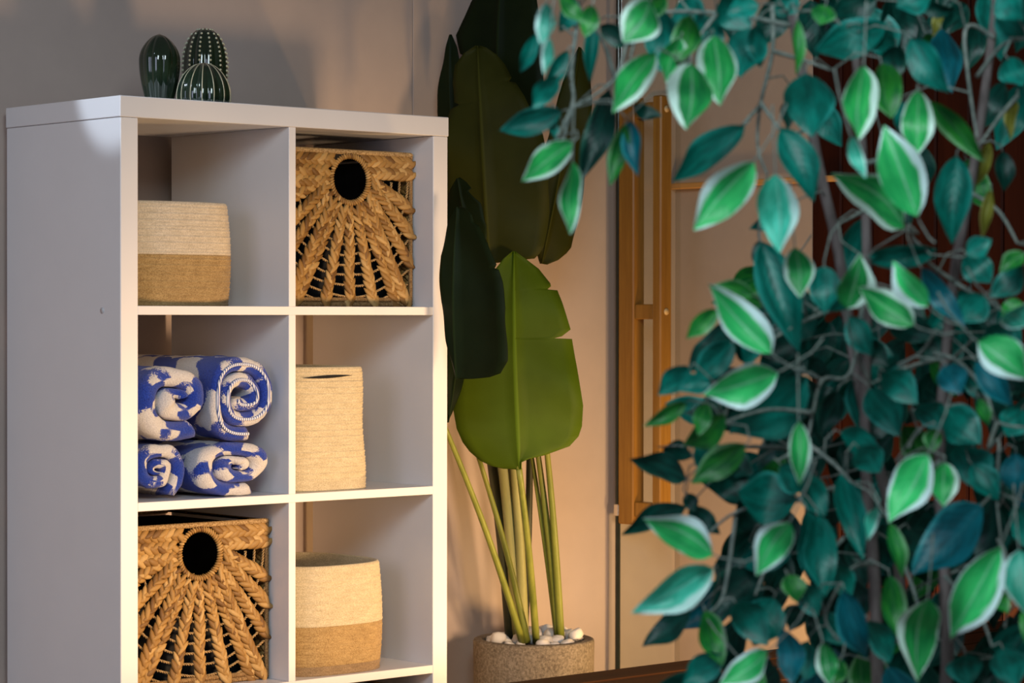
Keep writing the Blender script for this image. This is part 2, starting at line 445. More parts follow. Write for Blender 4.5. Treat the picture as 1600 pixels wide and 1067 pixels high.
def make_woven():
    rn = random.Random(3)
    t = thing('woven_basket', 'x', 'basket', 'plaited straw cube baskets')
    hw = BW/2-.006
    # radiating plaits
    ends = [(-hw, .194), (-hw, .142), (-hw, .086), (-.145, .006), (-.122, .006), (-.056, .004), (.006, .004), (.062, .004), (.122, .006), (.145, .006), (hw, .086), (hw, .142), (hw, .192)]
    n = len(ends)
    for i, (ex, ez) in enumerate(ends):
        a = math.radians(178+184*i/(n-1)); r0 = HR+(.016 if i % 2 else .011)
        q = MB(); braid(q, (HC[0]+r0*math.cos(a), 0, HC[1]+r0*math.sin(a)), (ex, 0, ez), .0165, .0215, .004+(.003 if i % 2 else 0), rn)
        q.build('radiating_plait', M['straw'], t)
    for z in (.2800, .2590, .2380):
        for sgn in (-1, 1):
            if sgn == 1 and z < .24: continue
            dz = z-HC[1]; x0 = math.sqrt(max(0, (HR+.013)**2-dz*dz))
            q = MB(); braid(q, (HC[0]+sgn*x0, 0, z), (sgn*hw, 0, z), (.0225), .0235, .005, rn); q.build('straight_plait', M['straw'], t)
    # ring round the hand hole
    q = MB()
    for k in range(54):
        a = 2*PI*k/54; rr = HR+.0035
        q.cur = min(1, max(0, rn.gauss(.6, .2)))
        q.lump((HC[0]+rr*math.cos(a), -.0065, HC[1]+rr*math.sin(a)), (math.cos(a+.35), -.2, math.sin(a+.35)), (0, -1, 0), .0135, .0062, .008)
    q.build('hole_ring', M['straw'], t)
    # concentric twine
    for r in [x*.0205+.085 for x in range(11)]:
        run = []
        for k in range(121):
            a = PI+PI*k/120; x, z = HC[0]+r*math.cos(a), HC[1]+r*math.sin(a)*.985+.002*math.sin(9*a+r*50)
            if abs(x) < hw and z > .012: run.append((x, -.001, z))
            else:
                if len(run) > 4: q = MB(); rope(q, run, .0016, 2, .0014, .011, 4); q.build('twine', M['twine'], t)
                run = []
        if len(run) > 4: q = MB(); rope(q, run, .0016, 2, .0014, .011, 4); q.build('twine', M['twine'], t)
    # rims
    e = BW/2-.003
    q = MB(); rope(q, [(-e, -.003, BH-.004), (e, -.003, BH-.004)], .0028, 3, .0030, .012, 6); q.build('top_rim', M['twine'], t)
    q = MB(); rope(q, [(e, 0, BH-.004), (e, BD, BH-.004), (-e, BD, BH-.004), (-e, 0, BH-.004)], .0028, 3, .0030, .012, 5, .004); q.build('top_rim', M['twine'], t)
    for z in (.004, .0125):
        q = MB(); rope(q, [(-e, -.001, z), (e, -.001, z)], .0026, 3, .0026, .013, 5); q.build('bottom_rim', M['rim_rope'], t)
    for s in (-1, 1):
        q = MB(); rope(q, [(s*e, -.001, .004), (s*e, -.001, BH-.004)], .0024, 3, .0026, .012, 5); q.build('corner_rope', M['rim_rope'], t)
    # dark liner, an open box set behind the plaits
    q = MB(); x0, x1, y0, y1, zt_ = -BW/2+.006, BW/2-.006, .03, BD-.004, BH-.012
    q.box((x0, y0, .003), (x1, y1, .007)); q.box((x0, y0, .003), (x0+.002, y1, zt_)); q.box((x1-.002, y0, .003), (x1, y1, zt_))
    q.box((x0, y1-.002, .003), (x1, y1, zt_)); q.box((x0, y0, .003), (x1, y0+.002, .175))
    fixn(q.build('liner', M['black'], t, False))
    # plain plaited sides and back
    for s in (-1, 1):
        for j in range(13):
            z = .018+.0212*j; q = MB()
            rn2 = random.Random(j)
            for i in range(40):
                q.cur = min(1, max(0, rn2.gauss(.5, .2))); sd = 1 if i % 2 else -1
                q.lump((s*(BW/2-.004), .006+i*.0078, z+sd*.0045), (0, math.cos(.45), -sd*math.sin(.45)), (s, 0, 0), .026, .0115, .006, 5)
            q.build('side_plait', M['straw'], t)
    return t

# ------------------------------------------------------------------ towels
q = Mat('blue_white_terry', (.8, .8, .8), .95, .1)
tc = q.add('ShaderNodeTexCoord'); uv = tc.outputs['UV']
nz = q.add('ShaderNodeTexNoise'); nz.inputs['Scale'].default_value = 26; nz.inputs['Detail'].default_value = 2; q.L(uv, nz.inputs['Vector'])
nf = q.add('ShaderNodeTexNoise'); nf.inputs['Scale'].default_value = 420; nf.inputs['Detail'].default_value = 2; q.L(uv, nf.inputs['Vector'])
sp = sep(q, uv)
wa = q.math('SINE', q.math('ADD', q.math('MULTIPLY', sp[0], 48), q.math('MULTIPLY', nz.outputs[0], 3.2)))
wbn = q.math('SINE', q.math('ADD', q.math('MULTIPLY', sp[1], 44), q.math('MULTIPLY', q.math('SINE', q.math('MULTIPLY', sp[0], 47)), 1.5)))
val = q.math('ADD', q.math('ADD', q.math('MULTIPLY', wa, wbn), q.math('MULTIPLY', q.math('SUBTRACT', nf.outputs[0], .5), .55)), q.math('MULTIPLY', q.math('SUBTRACT', nz.outputs[0], .5), .8))
msk = q.step(val, -.14, -.02)
fz = q.noise(430, q.coord(), 3, .75)
blue = q.ramp(fz, ((.3, (.006, .024, .22)), (.7, (.016, .070, .56)))); wht = q.ramp(fz, ((.3, (.60, .57, .56)), (.7, (.86, .84, .83))))
q.color(q.mix(msk, wht, blue)); q.bump(fz, .9, .004); q.set('Sheen Weight', .25); M['terry'] = q.m
q = Mat('towel_hem', (.7, .72, .8), .8, .2)
wv = q.add('ShaderNodeTexWave'); wv.inputs['Scale'].default_value = 70; wv.inputs['Distortion'].default_value = 1; q.L(q.coord((1, .3, .9)), wv.inputs['Vector'])
q.color(q.ramp(wv.outputs[1] if len(wv.outputs) > 1 else wv.outputs[0], ((.25, (.10, .14, .36)), (.5, (.78, .78, .82))))); M['hem'] = q.m
def towel(label, x0, x1, z0, z1, y0, y1, turns, th, start, spin=1, hem=True, seed=1, tele=.01, useed=0):
    t = thing('rolled_towel', label, 'towel', 'blue and white towels in the cube', ((x0+x1)/2, (y0+y1)/2, z0))
    inv = Matrix.Translation(-Vector(t.location))
    cx, cz = (x0+x1)/2, (z0+z1)/2; A, Bh = (x1-x0)/2, (z1-z0)/2
    start = -PI/2+start-spin*2*PI*turns
    ns = int(60*turns); q = MB(); rows = []; uvs = []; s = 0; prev = None; hemp = []
    rnd = Vector((seed*3.1, seed*1.7, seed))
    for i in range(ns+1):
        f = i/ns; a = start+spin*2*PI*turns*f
        # distance of the sheet's centre line from the outline, in sheet thicknesses
        kk = turns*(1-f); inn = (kk**1.2 if kk < 1 else kk)*th*.98+th/2
        def pt(ins):
            k = 1-0*ins; ex = .82
            c, d = math.cos(a), math.sin(a)
            mn = min(A, Bh); rx, rz = max(.003, A-ins*A/mn*.94), max(.003, Bh-ins*Bh/mn)
            return Vector((cx+rx*math.copysign(abs(c)**ex, c), 0, cz+rz*math.copysign(abs(d)**ex, d)))
        po, pi_, pc = pt(inn-th/2), pt(inn+th/2*.96), pt(inn)
        if prev is not None: s += (pc-prev).length
        prev = pc
        yf = y0+tele*(1-f)*.8+.006*noise.noise(Vector((a*.8, seed, 0)))+.004*math.sin(a*2+seed)
        row = []; uvr = []
        half = (po-pi_)*.5; mid = (po+pi_)*.5; hl = half.length
        ys = [y1+(yf+hl-y1)*(j/14)**.7 for j in range(15)]
        for j, y in enumerate(ys): row.append(po+Vector((0, y, 0)))
        for j in range(1, 8):
            an = PI*j/8; row.append(mid+half*math.cos(an)+Vector((0, yf+hl-hl*math.sin(an), 0)))
        for y in reversed(ys): row.append(pi_+Vector((0, y, 0)))
        d = 0; nr = []
        for j, p in enumerate(row):
            nv = noise.noise(p*38+rnd)*.0035+noise.noise(p*260+rnd)*.0012
            dirv = half.normalized() if half.length else Vector((0, 0, 1))
            if j > 18: dirv = -dirv*.2
            pp = p+dirv*nv
            pp.z = max(pp.z, z0+.0005); pp.x = min(pp.x, TS+WC-.001)
            nr.append(pp)
            if j: d += (row[j]-row[j-1]).length
            uvr.append((s+useed, p.y+(.0 if j < 19 else .03)+(d if 15 <= j <= 21 else 0)*0))
        rows.append(nr); uvs.append(uvr); hemp.append(mid+Vector((0, yf-.0008, 0)))
    idx = q.grid(rows, False, uvs); q.cap(idx[0]); q.cap(idx[-1], True)
    b = fixn(q.build('terry_sheet', M['terry'], t)); b.matrix_parent_inverse = inv
    if hem:
        q = MB(); q.tube(hemp, .0032, 6); q.build('hem', M['hem'], b)
    return t

# ------------------------------------------------------------------ what stands in the cubes
def barrel(t): return .93+.075*math.sin(PI*min(1, t*1.06))**.8
XL, XR = TS, TS+WC+TI
rope_basket('round rope basket, cream above brown, in the top left cube', XL+.1345, .165, S1, .130, .135, .187, 3.0,
            lambda t: .955+.06*math.sin(PI*(t*.80+.12)), [('jute_band', 0, .50, M['jute']), ('cream_band', .50, 1, M['cream'])], wob=.006, seed=1.3)
rope_basket('tall all-cream rope basket in the middle right cube', XR+.108, .14, S2, .104, .118, .232, 4.2,
            lambda t: 1.0-.055*t+.012*math.sin(9*t), [('rope_wall', 0, .9, M['cream2']), ('lip_band', .9, 1, M['cream2'])], slit=True, wob=.006, seed=.4)
rope_basket('wide rope basket, cream above jute, in the lower right cube', XR+.132, .160, S3, .128, .148, .205, 3.2,
            lambda t: .965+.05*math.sin(PI*(t*.85+.1)), [('base_band', 0, .09, M['jute2']), ('jute_band', .09, .47, M['jute']), ('cream_band', .47, 1, M['cream2'])], wob=.008, seed=2.2)
wv0 = make_woven()
spots = [(XR+WC/2+.001, .062, S1+.001, 'straw basket with radiating plaits in the top right cube'),
         (XL+WC/2+.001, .062, S3+.001, 'straw basket with radiating plaits in the lower left cube below the towels'),
         (XR+WC/2+.001, .05, S4+.001, 'straw basket at the very bottom, only its rim showing under the lowest board')]
for i, (x, y, z, lb) in enumerate(spots):
    o = wv0 if i == 0 else copy_tree(wv0)
    o.location = (x, y, z); o['label'] = lb
towel('rolled blue and white towel at the bottom left, tight against the shelf side', XL+.004, XL+.128, S2, S2+.108, .028, .36, 1.9, .024, .5, -1, False, 2, .006, .013)
towel('rolled blue and white towel at the bottom right beside the divider', XL+.126, XL+.331, S2, S2+.110, .012, .36, 1.95, .024, .25, 1, False, 3, .004, .045)
towel('folded blue and white towel on top left with thick rounded edge', XL+.003, XL+.192, S2+.104, S2+.256, .018, .36, 1.75, .036, .45, 1, False, 4, -.004, .02)
towel('rolled blue and white towel on top right with hemmed spiral end', XL+.166, XL+.331, S2+.100, S2+.268, .022, .37, 2.2, .027, .1, 1, True, 5, .004, .08)

# ------------------------------------------------------------------ large leaved plant in its planter
YP = .235
pc = onY(834, 997, YP); PR = .130
q = Mat('sandy_concrete', (.30, .25, .2), .9, .2)
v = q.coord(); a = q.noise(170, v, 4, .75); b2 = q.noise(12, v, 3)
h = q.math('ADD', q.math('MULTIPLY', a, .75), q.math('MULTIPLY', b2, .25))
q.color(q.ramp(h, ((.36, (.10, .08, .06)), (.5, (.20, .165, .125)), (.64, (.33, .28, .22))))); q.bump(a, .6, .0025); M['concrete'] = q.m
M['soil'] = mottled('dark_soil', (.012, .010, .008), (.03, .024, .018), 90, 1, .1, .5, .004)
pot = thing('planter', 'round sandy concrete planter on the floor beside the white shelf', 'planter', loc=(pc.x, pc.y, 0))
q = MB(); zr = pc.z
i = q.lathe([(.105, 0), (.112, .004), (PR-.003, zr*.5), (PR, zr-.006), (PR-.0015, zr-.0015), (PR-.005, zr), (PR-.019, zr), (PR-.0215, zr-.002), (PR-.0225, zr-.03), (PR-.024, zr-.06)], 72)
q.cap(i[0], True); q.cap(i[-1]); q.build('shell', M['concrete'], pot)
q = MB(); i = q.lathe([(PR-.0235, zr-.03), (PR-.03, zr-.016), (.04, zr-.012), (.004, zr-.011)], 40); q.cap(i[-1]); q.build('soil', M['soil'], pot)

q = Mat('pebble_white', (.75, .72, .69), .6, .3); n = q.noise(60, q.coord(), 4); q.color(q.ramp(n, ((.3, (.60, .56, .53)), (.7, (.84, .82, .79))))); q.bump(n, .3, .002); M['pebble'] = q.m
def pebble_mesh(seed):
    rn = random.Random(seed); q = MB(); rows = []
    ax = (rn.uniform(.8, 1.1), rn.uniform(.6, .85), rn.uniform(.5, .75)); off = Vector((seed*7.3, seed*2.1, 0))
    for i in range(9):
        th = PI*(i+.001)/8.002
        row = []
        for k in range(12):
            ph = 2*PI*k/12; d = Vector((math.sin(th)*math.cos(ph), math.sin(th)*math.sin(ph), math.cos(th)))
            d = Vector([math.copysign(abs(c)**.72, c) for c in d]).normalized()*(1+.28*noise.noise(d*1.3+off))
            row.append((d.x*ax[0], d.y*ax[1], d.z*ax[2]))
        rows.append(row)
    q.grid(rows, True); return mesh_of(q, 'pebble', M['pebble'])
PM = [pebble_mesh(s) for s in range(1, 7)]
rp = random.Random(11)
camdir = Vector((-FW.x, -FW.y, 0)).normalized(); latd = Vector((RT.x, RT.y, 0)).normalized()
# (sideways, towards the viewer, height over the rim, size)
peb = [(-.076, .045, .006, .0165), (-.090, .020, -.004, .014), (-.052, .062, -.005, .013), (-.058, .030, -.003, .0145), (-.028, .055, -.007, .012),
       (.020, .088, -.001, .0150), (.044, .080, -.004, .0125), (.070, .062, -.002, .0150), (.090, .022, .010, .0165), (.050, .040, .002, .0150),
       (.022, .050, .000, .0165), (-.010, .030, .004, .0170), (.040, -.010, .006, .0180), (.000, -.030, .008, .0190), (.028, -.050, .008, .0185),
       (.075, -.025, .004, .0180), (.062, -.060, .006, .0160), (-.030, .010, .002, .016), (-.060, -.010, .000, .016), (-.085, -.030, -.002, .015),
       (-.040, -.050, .002, .017), (-.010, -.075, .004, .016), (.020, -.085, .004, .015), (.092, -.010, .000, .013), (.055, .005, .008, .0140), (-.005, -.008, .004, .016)]
for i, (sx, sy, hz, r) in enumerate(peb):
    o = bpy.data.objects.new('pebble', PM[i % 6]); COL.objects.link(o)
    o.location = Vector((pc.x, pc.y, zr))+latd*sx+camdir*sy+Vector((0, 0, hz*1.3-.002)); o.scale = (r*1.25, r*1.25, r*1.25)
    o.rotation_euler = (rp.uniform(-.5, .5), rp.uniform(-.5, .5), rp.uniform(0, 6.3))
    tag(o, 'white stone chip lying on the soil of the concrete planter', 'pebble', 'white pebbles in the planter')

def big_leaf_mat(name, c0, c1, rough):
    q = Mat(name, c0, rough, .12)
    tc = q.add('ShaderNodeTexCoord'); sp = sep(q, tc.outputs['UV'])
    vein = q.math('SINE', q.math('MULTIPLY', q.math('SUBTRACT', sp[1], q.math('MULTIPLY', q.math('ABSOLUTE', sp[0]), .18)), 520))
    n = q.noise(9, q.coord(), 3)
    col = q.ramp(n, ((.3, c0), (.7, c1)))
    rib = q.step(q.math('ABSOLUTE', sp[0]), .045, .02)
    q.color(q.mix(q.math('MULTIPLY', rib, .6), col, tuple(min(1, x*1.7) for x in c1)))
    q.bump(vein, .03, .0008)
    tr = q.add('ShaderNodeBsdfTranslucent'); tr.inputs[0].default_value = (c1[0]*1.3, c1[1]*1.4, c1[2]*.6, 1)
    mx = q.add('ShaderNodeMixShader'); mx.inputs[0].default_value = .22
    out = q.n['Material Output']; q.L(q.b.outputs[0], mx.inputs[1]); q.L(tr.outputs[0], mx.inputs[2]); q.L(mx.outputs[0], out.inputs[0])
    return q.m
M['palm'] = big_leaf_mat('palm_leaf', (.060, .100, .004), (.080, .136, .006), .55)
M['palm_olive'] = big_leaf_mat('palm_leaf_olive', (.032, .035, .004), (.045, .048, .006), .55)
M['palm_shaded'] = big_leaf_mat('palm_leaf_shaded', (.006, .013, .003), (.011, .021, .005), .55)  # darker copy of the leaf, shade of the unlit blades put into the colour
M['stem'] = mottled('palm_stem', (.13, .16, .022), (.24, .26, .045), 40, .45, .4, .1, .001, (1, 1, .1))
M['stem_pale'] = mottled('palm_stem_pale', (.22, .23, .085), (.34, .33, .13), 30, .5, .4, .1, .001, (1, 1, .1))
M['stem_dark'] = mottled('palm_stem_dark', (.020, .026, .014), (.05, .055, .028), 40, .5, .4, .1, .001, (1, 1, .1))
palm = thing('banana_plant', 'tall artificial plant with broad paddle leaves rising from the concrete planter', 'plant', loc=(pc.x, pc.y, zr-.01))
PINV = Matrix.Translation(-Vector(palm.location))
def lerp_prof(pr, t):
    for (a, x), (b, y) in zip(pr[:-1], pr[1:]):
        if a <= t <= b: return x+(y-x)*((t-a)/max(1e-9, b-a))
    return 0
def smooth_prof(pr, t):
    return max(0, lerp_prof(pr, t))
def paddle(base, tip, zb, zt, left, right, mat, turn=0, fold=.12, bow=.04, mid=None):
    wave = .0025 if mat == M['palm_shaded'] else .008
    b, t3 = dep(*base, zb), dep(*tip, zt)
    ax = (t3-b); L = ax.length; ax.normalize()
    nrm = -FW.copy(); nrm = (nrm-ax*nrm.dot(ax)).normalized()
    lat = ax.cross(nrm).normalized()                       # image right for an upright leaf
    if lat.dot(RT) < 0: lat = -lat
    rot = Matrix.Rotation(turn, 3, ax); lat = rot @ lat; nrm = rot @ nrm
    ct = max(.3, math.cos(turn))
    q = MB(); rows = []; uvs = []
    ts = sorted(set([i/70 for i in range(71)]+[p[0] for p in left]+[p[0] for p in right]))
    cols = [-1, -.8, -.6, -.4, -.2, -.07, -.025, 0, .025, .07, .2, .4, .6, .8, 1]
    for t in ts:
        zc_ = (zb+(zt-zb)*t)/F
        c = b+ax*(L*t)+nrm*(bow*math.sin(PI*t))
        if mid: c = c+lat*(mid*zc_*math.sin(PI*t))
        wl, wr = smooth_prof(left, t)*zc_/ct, smooth_prof(right, t)*zc_/ct
        row = []; uvr = []
        for u in cols:
            wd = wl if u < 0 else wr; x = u*wd
            zz = -fold*abs(x)+wave*math.sin(t*17+u*2)*abs(u)+(.004 if abs(u) < .03 else 0)
            row.append(c+lat*x+nrm*zz); uvr.append((u, t))
        rows.append(row); uvs.append(uvr)
    q.grid(rows, False, uvs)
    # back face gives the blade a thickness
    o = q.build('leaf', mat, palm); o.matrix_parent_inverse = PINV
    md = o.modifiers.new('thick', 'SOLIDIFY'); md.thickness = .0012
    return b
paddle((812, 733), (803, 393), 5.24, 5.30, [(0, 4), (.006, 26), (.02, 44), (.045, 61), (.088, 77), (.13, 87), (.19, 95), (.28, 99), (.39, 95), (.51, 88), (.69, 72), (.86, 45), (.965, 16), (1, 1)],
       [(0, 2), (.03, 4), (.045, 16), (.06, 40), (.10, 80), (.145, 95), (.19, 101), (.28, 104), (.45, 97), (.588, 90), (.592, 62), (.60, 74), (.63, 88), (.75, 76), (.815, 68), (.82, 52), (.835, 58), (.85, 57), (.92, 39), (.965, 19), (1, 1)], M['palm'], .0, .10, .02, -3)
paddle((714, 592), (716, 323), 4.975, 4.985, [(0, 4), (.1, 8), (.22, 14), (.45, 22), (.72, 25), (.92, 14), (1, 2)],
       [(0, 26), (.008, 50), (.03, 66), (.1, 76), (.4, 77), (.55, 71), (.62, 66), (.63, 60), (.65, 63), (.78, 48), (.88, 32), (.9, 24), (.95, 20), (.985, 12), (1, 2)], M['palm_shaded'], -.80, .05, .01)
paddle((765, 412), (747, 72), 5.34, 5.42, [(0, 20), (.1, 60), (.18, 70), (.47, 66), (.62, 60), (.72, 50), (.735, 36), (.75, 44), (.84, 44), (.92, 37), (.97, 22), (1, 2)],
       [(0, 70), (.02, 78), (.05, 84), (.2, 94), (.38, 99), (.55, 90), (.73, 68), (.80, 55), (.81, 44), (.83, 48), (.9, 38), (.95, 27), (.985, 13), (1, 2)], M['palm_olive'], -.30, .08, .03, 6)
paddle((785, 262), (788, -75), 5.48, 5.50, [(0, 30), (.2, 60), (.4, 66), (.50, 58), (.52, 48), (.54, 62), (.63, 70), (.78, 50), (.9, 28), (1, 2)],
       [(0, 30), (.2, 62), (.35, 68), (.6, 66), (.8, 52), (.92, 28), (1, 2)], M['palm_shaded'], -.6, .06, .02)
paddle((712, 250), (704, 54), 5.50, 5.50, [(0, 6), (.2, 22), (.4, 24), (.7, 16), (.9, 7), (1, 1)], [(0, 10), (.3, 30), (.6, 24), (.9, 9), (1, 1)], M['palm_shaded'], -.6, .05, .01)
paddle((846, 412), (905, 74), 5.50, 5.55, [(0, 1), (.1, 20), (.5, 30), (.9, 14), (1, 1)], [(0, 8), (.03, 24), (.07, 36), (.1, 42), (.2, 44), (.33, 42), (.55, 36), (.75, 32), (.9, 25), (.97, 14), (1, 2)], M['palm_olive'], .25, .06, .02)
paddle((748, 395), (716, 278), 5.20, 5.20, [(0, 10), (.3, 38), (.6, 34), (.85, 20), (1, 2)], [(0, 10), (.3, 26), (.6, 26), (.8, 12), (.82, 17), (.92, 10), (1, 2)], M['palm_shaded'], -.6, .05, .01)
paddle((716, 480), (699, 660), 5.20, 5.14, [(0, 5), (.3, 16), (.7, 15), (.9, 7), (1, 1)], [(0, 5), (.3, 18), (.6, 16), (.9, 6), (1, 1)], M['palm_shaded'], -.6, .05, .01)
zp = (pc-CAM).dot(FW)
def stem(p0, p1, z0, z1, r0, r1, mat, bend=0, ref=None):
    a, b = dep(*p0, z0), dep(*p1, z1); q = MB(); pts = []
    for i in range(13):
        f = i/12; pts.append(a.lerp(b, f)+RT*(bend*math.sin(PI*f)))
    q.tube(pts, [(r0+(r1-r0)*i/12) for i in range(13)], 10)
    o = q.build('stem', mat, palm); o.matrix_parent_inverse = PINV
fr = zp-.055                                              # towards the viewer inside the pot
stem((816, 1003), (690, 655), fr, 5.22, .0078, .0050, M['stem'], .008)
stem((824, 1003), (748, 715), fr, 5.40, .0078, .0050, M['stem'], .006)
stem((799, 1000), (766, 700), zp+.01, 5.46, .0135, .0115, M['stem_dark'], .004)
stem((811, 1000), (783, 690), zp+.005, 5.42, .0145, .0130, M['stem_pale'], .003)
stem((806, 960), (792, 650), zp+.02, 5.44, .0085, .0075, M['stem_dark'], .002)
stem((818, 998), (800, 690), zp, 5.40, .0120, .0080, M['stem_pale'], .004)
stem((838, 1003), (811, 733), fr, 5.24, .0080, .0066, M['stem'], .003)
stem((811, 733), (807, 640), 5.245, 5.26, .0064, .0042, M['stem'], 0)
stem((820, 985), (828, 690), zp+.03, 5.47, .0080, .0075, M['stem_dark'], .002)
stem((871, 997), (829, 700), zp-.01, 5.44, .0070, .0042, M['stem'], .002)
stem((873, 997), (838, 690), zp-.015, 5.42, .0090, .0058, M['stem'], .003)
stem((876, 997), (848, 640), zp-.02, 5.38, .0090, .0055, M['stem'], .004)

# ------------------------------------------------------------------ slatted bench
ZB = .455; yb = onZ(930, 1048.6, ZB).y
be = thing('bench', 'low brown timber slat bench in front of the planter', 'bench', loc=(.6, yb-.25, 0))
BINV = Matrix.Translation(-Vector(be.location))
def bbx(name, lo, hi, mat, bev=.003):
    o = bx(name, lo, hi, mat, be, bev); o.matrix_parent_inverse = BINV
bx0, bx1 = .25, XS-.06
for i in range(5):
    y1 = yb-i*.099; bbx('slat', (bx0, y1-.092, ZB-.034), (bx1, y1, ZB), M['bench'], .005)
for x in (bx0+.12, (bx0+bx1)/2, bx1-.17):
    bbx('bearer', (x, yb-.47, ZB-.085), (x+.05, yb-.02, ZB-.0345), M['bench'])
for x in (bx0+.12, bx1-.17):
    for y in (yb-.10, yb-.45): bbx('leg', (x-.002, y, 0), (x+.052, y+.06, ZB-.0855), M['bench'])

# ------------------------------------------------------------------ variegated fig in the foreground
def fig_mat(name, c0, c1, margin, m0, m1, rough=.38, gl=.35):
    q = Mat(name, c0, rough, .28)
    tc = q.add('ShaderNodeTexCoord'); sp = sep(q, tc.outputs['UV'])
    oi = q.add('ShaderNodeObjectInfo')
    au = q.math('ABSOLUTE', sp[0])
    ab = q.math('ABSOLUTE', q.math('ADD', sp[0], q.math('MULTIPLY', q.math('SUBTRACT', oi.outputs['Random'], .5), .5)))
    nv = q.add('ShaderNodeTexNoise', noise_dimensions='4D'); nv.inputs['Scale'].default_value = 3.2; q.L(tc.outputs['UV'], nv.inputs['Vector'])
    q.L(q.math('MULTIPLY', oi.outputs['Random'], 37), nv.inputs['W'])
    n = nv.outputs[0]
    col = q.mix(q.step(n, .35, .65), c0, c1)
    rnd = q.math('ADD', q.math('MULTIPLY', oi.outputs['Random'], .5), .75)
    hs = q.add('ShaderNodeHueSaturation'); q.L(col, hs.inputs['Color']); q.L(rnd, hs.inputs['Value'])
    col = hs.outputs[0]
    lat = q.math('SINE', q.math('MULTIPLY', q.math('SUBTRACT', sp[1], q.math('MULTIPLY', au, .25)), 60))
    rib = q.step(au, .09, .02)
    col = q.mix(q.math('MULTIPLY', rib, .22), col, margin)
    edge = q.math('ADD', q.math('ADD', ab, q.math('MULTIPLY', q.math('SUBTRACT', n, .5), .55)), q.math('MULTIPLY', q.step(sp[1], .7, 1.0), .22))
    col = q.mix(q.step(edge, m0, m1), col, margin)
    q.color(col); q.bump(lat, .10, .001)
    tr = q.add('ShaderNodeBsdfTranslucent'); q.L(col, tr.inputs[0])
    mx = q.add('ShaderNodeMixShader'); mx.inputs[0].default_value = .22
    q.L(q.b.outputs[0], mx.inputs[1]); q.L(tr.outputs[0], mx.inputs[2]); q.L(mx.outputs[0], q.n['Material Output'].inputs[0])
    return q.m
FM = {'V': fig_mat('fig_bright', (.018, .40, .105), (.042, .56, .15), (.60, .80, .78), .72, .86),
      'v': fig_mat('fig_green', (.008, .23, .058), (.025, .38, .085), (.52, .72, .62), .72, .88),
      'p': fig_mat('fig_pale', (.020, .30, .20), (.055, .46, .33), (.48, .74, .68), .76, .95),
      'g': fig_mat('fig_leaf', (.005, .13, .028), (.022, .23, .03), (.14, .36, .16), .86, 1.0),
      't': fig_mat('fig_teal_lit', (.0008, .100, .076), (.0015, .19, .145), (.02, .25, .21), .90, 1.05),  # dark green leaf with the bluish light it reflects put into the colour
      'b': fig_mat('fig_blue_lit', (.0008, .085, .105), (.0015, .15, .19), (.02, .24, .26), .90, 1.05),  # same leaf, more of the reflected bluish light in the colour
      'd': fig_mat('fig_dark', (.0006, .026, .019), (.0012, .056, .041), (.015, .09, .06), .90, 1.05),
      'y': fig_mat('fig_yellow', (.12, .13, .015), (.22, .22, .03), (.4, .38, .12), .8, .95)}
def fig_leaf_mesh(kind, var):
    q = MB(); rows = []; uvs = []; bend = (.10, .22, -.06)[var]; cup = (.22, .10, .32)[var]; tw = (.25, -.3, .1)[var]
    nt = 11
    for i in range(nt+1):
        t = i/nt
        hw = .5*max(0, math.sin(PI*t**.86))**.80*(1-.28*max(0, (t-.62)/.38))
        hw = max(hw, .012 if t < 1 else .0)
        row = []; uvr = []
        for u in (-1, -.62, 0, .62, 1):
            y = u*hw; z = cup*abs(y)+.05*math.sin(t*9+var)*abs(u)
            a = tw*(t-.5); y, z = y*math.cos(a)-z*math.sin(a), y*math.sin(a)+z*math.cos(a)
            row.append((t, y, z-bend*math.sin(PI*t))); uvr.append((u, t))
        rows.append(row); uvs.append(uvr)
    q.grid(rows, False, uvs)
    return mesh_of(q, 'leaf', FM[kind])
LM = {(k, v): fig_leaf_mesh(k, v) for k in FM for v in range(3)}
fig = thing('fig_tree', 'artificial weeping fig with white-edged variegated leaves close to the viewer', 'tree')
fb = dep(1412, 1067, 2.95)
fig.location = (fb.x, fb.y, 0); FINV = Matrix.Translation(-Vector(fig.location))
rl = random.Random(21)
bases = []
def fig_leaf(bp, tp, wpx, kind, z=None, dz=None):
    z = z if z is not None else {'V': 2.62, 'v': 2.70, 'p': 2.64, 'g': 2.78, 't': 2.84, 'b': 2.80, 'd': 2.98, 'y': 2.95}[kind]+rl.uniform(-.05, .05)
    lp = math.hypot(tp[0]-bp[0], tp[1]-bp[1])
    dz = dz if dz is not None else rl.uniform(-.35, .35)*lp*z/F
    b, t = dep(*bp, z), dep(*tp, z+dz)
    ax = t-b; L = ax.length; ax.normalize()
    nrm = (CAM-b).normalized(); nrm = (nrm-ax*nrm.dot(ax)).normalized()
    roll = rl.uniform(-.55, .55); nrm = Matrix.Rotation(roll, 3, ax) @ nrm
    lat = nrm.cross(ax)
    wd = wpx*z/F/max(.6, math.cos(roll))
    mw = Matrix(((ax.x*L, lat.x*wd, nrm.x*L, b.x), (ax.y*L, lat.y*wd, nrm.y*L, b.y), (ax.z*L, lat.z*wd, nrm.z*L, b.z), (0, 0, 0, 1)))
    o = bpy.data.objects.new('leaf', LM[kind, rl.randrange(3)]); COL.objects.link(o); o.parent = fig
    o.matrix_parent_inverse = FINV; o.matrix_basis = mw
    bases.append((b, -ax, bp, z))
TILES = {'A': (780, 0, .3936), 'B': (1180, 0, .3936), 'C': (960, 350, .3279), 'D': (1250, 350, .328), 'E': (930, 690, .3532), 'F': (1250, 690, .3532)}
